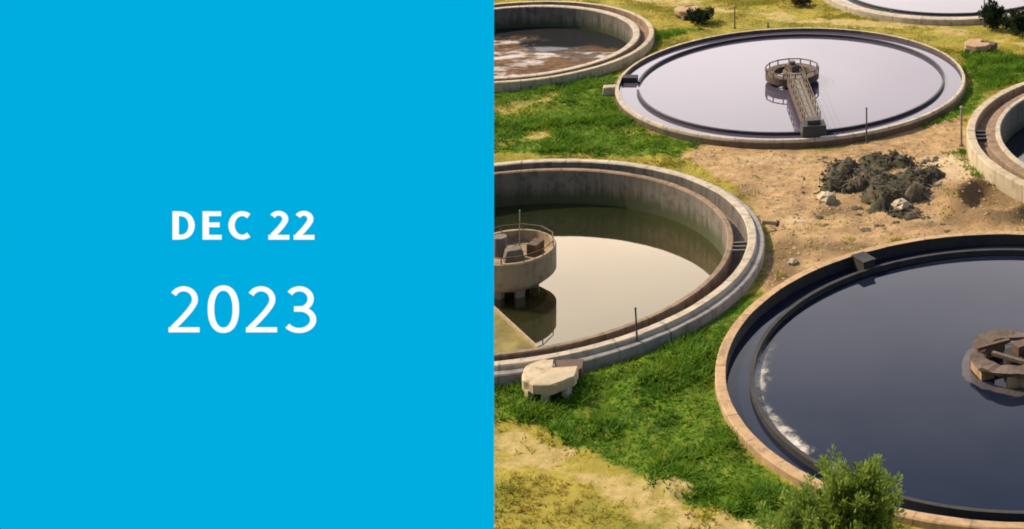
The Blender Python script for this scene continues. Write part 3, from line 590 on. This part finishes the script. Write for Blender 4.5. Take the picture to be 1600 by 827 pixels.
blades(150000, lambda g, p, d, s, b, x, y: np.clip(1 - g - p * 1.0 - d * 1.2, 0, 1) * .55 + .05 * d * (fbm(x * .8, y * .8) > .55), .05, .16, 'dry_grass', M['dryblade'], 'short yellow dry grass along the paths')

blades(170000, lambda g, p, d, s, b, x, y: np.clip(1 - g - p - d * 1.3, 0, 1) * sstep(.48, .6, fbm(x * .3 + 5, y * .3, 4)) + .5 * b * sstep(.5, .6, fbm(x * .9, y * .9 + 2, 3)), .05, .15, 'olive_grass', M['oliveblade'], 'patchy olive green weeds in the dry grass')
# clods and pebbles on the bare dirt
n_ = 22000; x = rng.uniform(-22, 10, n_); y = rng.uniform(78, 118, n_)
for T in TANKS:
    k = np.hypot(x - T[0], y - T[1]) > T[2] + .1; x, y = x[k], y[k]
gg, pp, dd, ss, bb = zones(x, y); k = rng.random(len(x)) < np.clip(dd * (.12 + .9 * bb + .9 * blob(x, y, 1380, 305, 130, 45) + .6 * (fbm(x * .6, y * .6) > .55)), 0, 1); x, y, gg, dd = x[k], y[k], gg[k], dd[k]
z = height(x, y, gg, dd); r_ = .03 + .13 * rng.random(len(x)) ** 3; oc = np.array([(1, 0, 0), (0, 1, 0), (-1, 0, 0), (0, -1, 0), (0, 0, .8)], float)
v = np.stack([x, y, z], 1)[:, None, :] + oc[None] * r_[:, None, None] * rng.uniform(.6, 1.4, (len(x), 5, 1)) - np.array([0, 0, .01]); f = np.array([(0, 1, 4), (1, 2, 4), (2, 3, 4), (3, 0, 4)])
tag(np_mesh('dirt_clods', v.reshape(-1, 3), (np.arange(len(x))[:, None, None] * 5 + f[None]).reshape(-1, 3), metal('dry_clods', (.42, .29, .16), (.16, .10, .055), .95, .8)), 'loose clods and pebbles scattered over the bare dirt', 'clods', None, 'stuff')

# ------------------------------------------------------------------ graphic date caption, built as an added glowing board; mast made up
BY = 50.0
def bp(px, py, dy=0.0): return Vector(((px - PXC) * BY / FPX, BY + dy, CAMZ - (py - HY) * BY / FPX))
x1 = bp(772, 0).x; x0 = bp(-90, 0).x; zt = bp(0, -60).z; zb = bp(0, 890).z; xm = (x0 + x1) / 2; zm = (zt + zb) / 2; W = x1 - x0; Hh = zt - zb
t = thing('caption_board', 'huge sky blue caption panel added as a glowing board, DEC 22 2023 in white', 'caption_panel', (xm, BY, 0))
O = Vector((xm, BY, 0))
def shift(mb): mb.v = [tuple(Vector(v) - O) for v in mb.v]; return mb
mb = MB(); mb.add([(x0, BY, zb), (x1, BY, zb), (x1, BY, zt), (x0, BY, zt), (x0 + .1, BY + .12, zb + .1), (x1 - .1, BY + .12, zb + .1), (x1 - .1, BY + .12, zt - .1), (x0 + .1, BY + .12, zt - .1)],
                  [[0, 1, 2, 3], [0, 4, 5, 1], [1, 5, 6, 2], [2, 6, 7, 3], [3, 7, 4, 0], [7, 6, 5, 4]]); caption_face = shift(mb).build('caption_face', M['caption_face'], t)
mb = MB(); mb.box((0, .62, zm), (W - 1.2, .96, Hh - 1.2)); mb.build('cabinet', M['cabinet'], t)  # cabinet, mast, beams and footing are invented supports
mb = MB(); mb.tube((0, 1.7, -.5), (0, 1.7, zt - 2), .75, .6, 24); mb.build('mast', M['mast'], t)
mb = MB()
for z in (zb + 2.5, zm, zt - 2.5): mb = MB(); mb.box((0, 1.22, z), (W - 3, .24, .35)); mb.build('cross_beam', M['mast'], t)
mb = MB(); mb.box((0, 1.7, .2), (3.2, 3.2, .7), 0, 0, .95); mb.build('footing', M['ledge'], t)

def stroke(mb, pts, w, dy, closed=False):
    P = [np.array(p, float) for p in pts]; n = len(P); Lf = []; Rt = []
    for i in range(n):
        a = P[(i - 1) % n] if (closed or i > 0) else P[i]; b_ = P[(i + 1) % n] if (closed or i < n - 1) else P[i]
        d = b_ - a; d = d / np.linalg.norm(d); nn = np.array([-d[1], d[0]])
        ww = w(nn) if callable(w) else w
        Lf.append(P[i] + nn * ww / 2); Rt.append(P[i] - nn * ww / 2)
    vs = [bp(q[0], q[1], dy) - O for q in Lf] + [bp(q[0], q[1], dy) - O for q in Rt]
    m_ = n if closed else n - 1
    mb.add(vs, [[i, (i + 1) % n, n + (i + 1) % n, n + i] for i in range(m_)])
def spline(pts, k=10, closed=False):
    P = [np.array(p, float) for p in pts]; n = len(P); out = []
    for i in range(n if closed else n - 1):
        g_ = (lambda j: P[j % n]) if closed else (lambda j: P[min(max(j, 0), n - 1)])
        p0, p1, p2, p3 = g_(i - 1), g_(i), g_(i + 1), g_(i + 2)
        for q in range(k):
            s_ = q / k; out.append(.5 * (2 * p1 + (p2 - p0) * s_ + (2 * p0 - 5 * p1 + 4 * p2 - p3) * s_ ** 2 + (3 * p1 - p0 - 3 * p2 + p3) * s_ ** 3))
    if not closed: out.append(P[-1])
    return out
def box_l(xa, xb, ya, yb): return lambda pts: [(xa + (xb - xa) * u, ya + (yb - ya) * v) for u, v in pts]
def wfun(wx, wy): return lambda nn: math.sqrt((wx * nn[0]) ** 2 + (wy * nn[1]) ** 2)
def ell(cx, cy, rx, ry, a0, a1, n=24): return [(cx + rx * math.cos(math.radians(a0 + (a1 - a0) * k / n)), cy - ry * math.sin(math.radians(a0 + (a1 - a0) * k / n))) for k in range(n + 1)]
def two(mb, xa, xb, ya, yb, wx, wy):
    w_, h = xb - xa, yb - ya; rx = .46 * w_ - wx / 2; ry = .285 * h - wy / 2; cx = xa + .485 * w_; cy = ya + .285 * h
    arc = ell(cx, cy, rx, ry, 152, -18, 26); e_ = arc[-1]; f_ = (xa + wx * .62, yb - wy * .75)
    c_ = (e_[0] - .10 * w_, e_[1] + .17 * h); q = []
    for k in range(1, 15):
        t_ = k / 14; q.append(((1 - t_) ** 2 * e_[0] + 2 * t_ * (1 - t_) * c_[0] + t_ * t_ * f_[0], (1 - t_) ** 2 * e_[1] + 2 * t_ * (1 - t_) * c_[1] + t_ * t_ * f_[1]))
    stroke(mb, arc + q, wfun(wx, wy), -.004); stroke(mb, [(xa, yb - wy / 2), (xb, yb - wy / 2)], wy, -.007)
def three(mb, xa, xb, ya, yb, wx, wy):
    w_, h = xb - xa, yb - ya
    m1 = ya + .485 * h; r1y = (m1 - ya - wy / 2) / 2; r2y = (yb - wy / 2 - m1) / 2
    stroke(mb, ell(xa + .47 * w_, ya + wy / 2 + r1y, .45 * w_ - wx / 2, r1y, 148, -78, 30) + [(xa + .30 * w_, m1)], wfun(wx, wy), -.004)
    stroke(mb, [(xa + .30 * w_, m1 + .3), (xa + .44 * w_, m1 + .3)] + ell(xa + .46 * w_, m1 + r2y, .54 * w_ - wx / 2, r2y, 80, -146, 34), wfun(wx, wy), -.007)
def zero(mb, xa, xb, ya, yb, wx, wy):
    cx, cy = (xa + xb) / 2, (ya + yb) / 2; rx, ry = (xb - xa - wx) / 2, (yb - ya - wy) / 2; pts = []
    for k in range(64):
        a = 2 * PI * k / 64; e_ = 2 / 2.25; pts.append((cx + rx * math.copysign(abs(math.cos(a)) ** e_, math.cos(a)), cy + ry * math.copysign(abs(math.sin(a)) ** e_, math.sin(a))))
    stroke(mb, pts, wfun(wx, wy), -.004, True)
T0, B0 = 330.2, 374.5
def letter_D(mb, *a):
    stroke(mb, [(274.6, T0), (274.6, B0)], 10.0, -.004)
    stroke(mb, [(279, T0 + 3.8), (284, T0 + 3.8)] + ell(284, 352.35, 15.6, 17.95, 90, -90, 28) + [(279, B0 - 3.8)], wfun(9.6, 7.4), -.007)
def letter_E(mb, *a):
    stroke(mb, [(321.6, T0), (321.6, B0)], 10.0, -.004)
    for (ya, xb) in ((T0 + 3.8, 345.6), (351.4, 343.3), (B0 - 3.8, 346.4)): stroke(mb, [(322, ya), (xb, ya)], 7.4, -.007)
def letter_C(mb, *a): stroke(mb, ell(378.5, 352.3, 16.6, 18.4, 52, 308, 40), wfun(9.8, 7.6), -.004)
for nm_, f_, a in (('letter', letter_D, ()), ('letter', letter_E, ()), ('letter', letter_C, ()), ('digit', two, (419.5, 452.3, T0 - .6, B0, 9.4, 7.4)), ('digit', two, (459, 491.5, T0 - .6, B0, 9.4, 7.4)),
                   ('digit', two, (263.5, 312, 447.4, 519.3, 9.4, 7.9)), ('digit', zero, (324.6, 373.6, 446, 520.3, 10.2, 8.4)), ('digit', two, (384.5, 433, 447.4, 519.3, 9.4, 7.9)), ('digit', three, (444.6, 494.3, 447.4, 520.3, 9.6, 7.9))):
    mb = MB(); f_(mb, *a); mb.build(nm_, M['letters'], caption_face)

# ------------------------------------------------------------------ light
sdir = Vector((-.82, .24, .76)).normalized()
sun = bpy.data.lights.new('sun', 'SUN'); so = bpy.data.objects.new('sun', sun); C.objects.link(so)
sun.energy = 4.2; sun.angle = math.radians(.5); sun.color = (1, .86, .64)
so.rotation_euler = (-sdir).to_track_quat('-Z', 'Y').to_euler(); so.location = (-40, 100, 60)
w = bpy.data.worlds.new('World'); sc.world = w; w.use_nodes = True; nt = w.node_tree; bg = nt.nodes['Background']
sky = nt.nodes.new('ShaderNodeTexSky'); sky.sky_type = 'NISHITA'; sky.sun_disc = False
sky.sun_elevation = math.asin(sdir.z); sky.sun_rotation = math.atan2(sdir.x, sdir.y); sky.air_density = 1.2; sky.dust_density = 2.5
tc = N(nt, 'ShaderNodeTexCoord'); sx = N(nt, 'ShaderNodeSeparateXYZ'); nt.links.new(tc.outputs['Generated'], sx.inputs[0])
def mr(v, a, b_, c_=0, d_=1):
    q = N(nt, 'ShaderNodeMapRange', interpolation_type='SMOOTHSTEP'); nt.links.new(v, q.inputs['Value'])
    for k_, x_ in (('From Min', a), ('From Max', b_), ('To Min', c_), ('To Max', d_)): q.inputs[k_].default_value = x_
    return q.outputs[0]
bank = math_(nt, 'MULTIPLY', mr(sx.outputs[2], .53, .27), mr(sx.outputs[1], .2, .8))
cn = N(nt, 'ShaderNodeTexNoise'); cn.inputs['Scale'].default_value = 3; cn.inputs['Detail'].default_value = 5; mp = N(nt, 'ShaderNodeMapping'); mp.inputs['Scale'].default_value = (1, 1, 3)
nt.links.new(tc.outputs['Generated'], mp.inputs[0]); nt.links.new(mp.outputs[0], cn.inputs['Vector'])
cl = mixc(nt, mr(cn.outputs['Fac'], .35, .65), (25, 22.6, 22.6), (33, 30.0, 29.5))
nt.links.new(mixc(nt, bank, sky.outputs[0], cl), bg.inputs['Color']); bg.inputs['Strength'].default_value = .10
sc.view_settings.view_transform = 'Standard'; sc.view_settings.look = 'None'; sc.view_settings.exposure = EXPOSURE; sc.view_settings.gamma = 1
sc.render.engine = 'CYCLES'; sc.cycles.use_denoising = True; sc.cycles.max_bounces = 6; sc.cycles.filter_width = 1.8
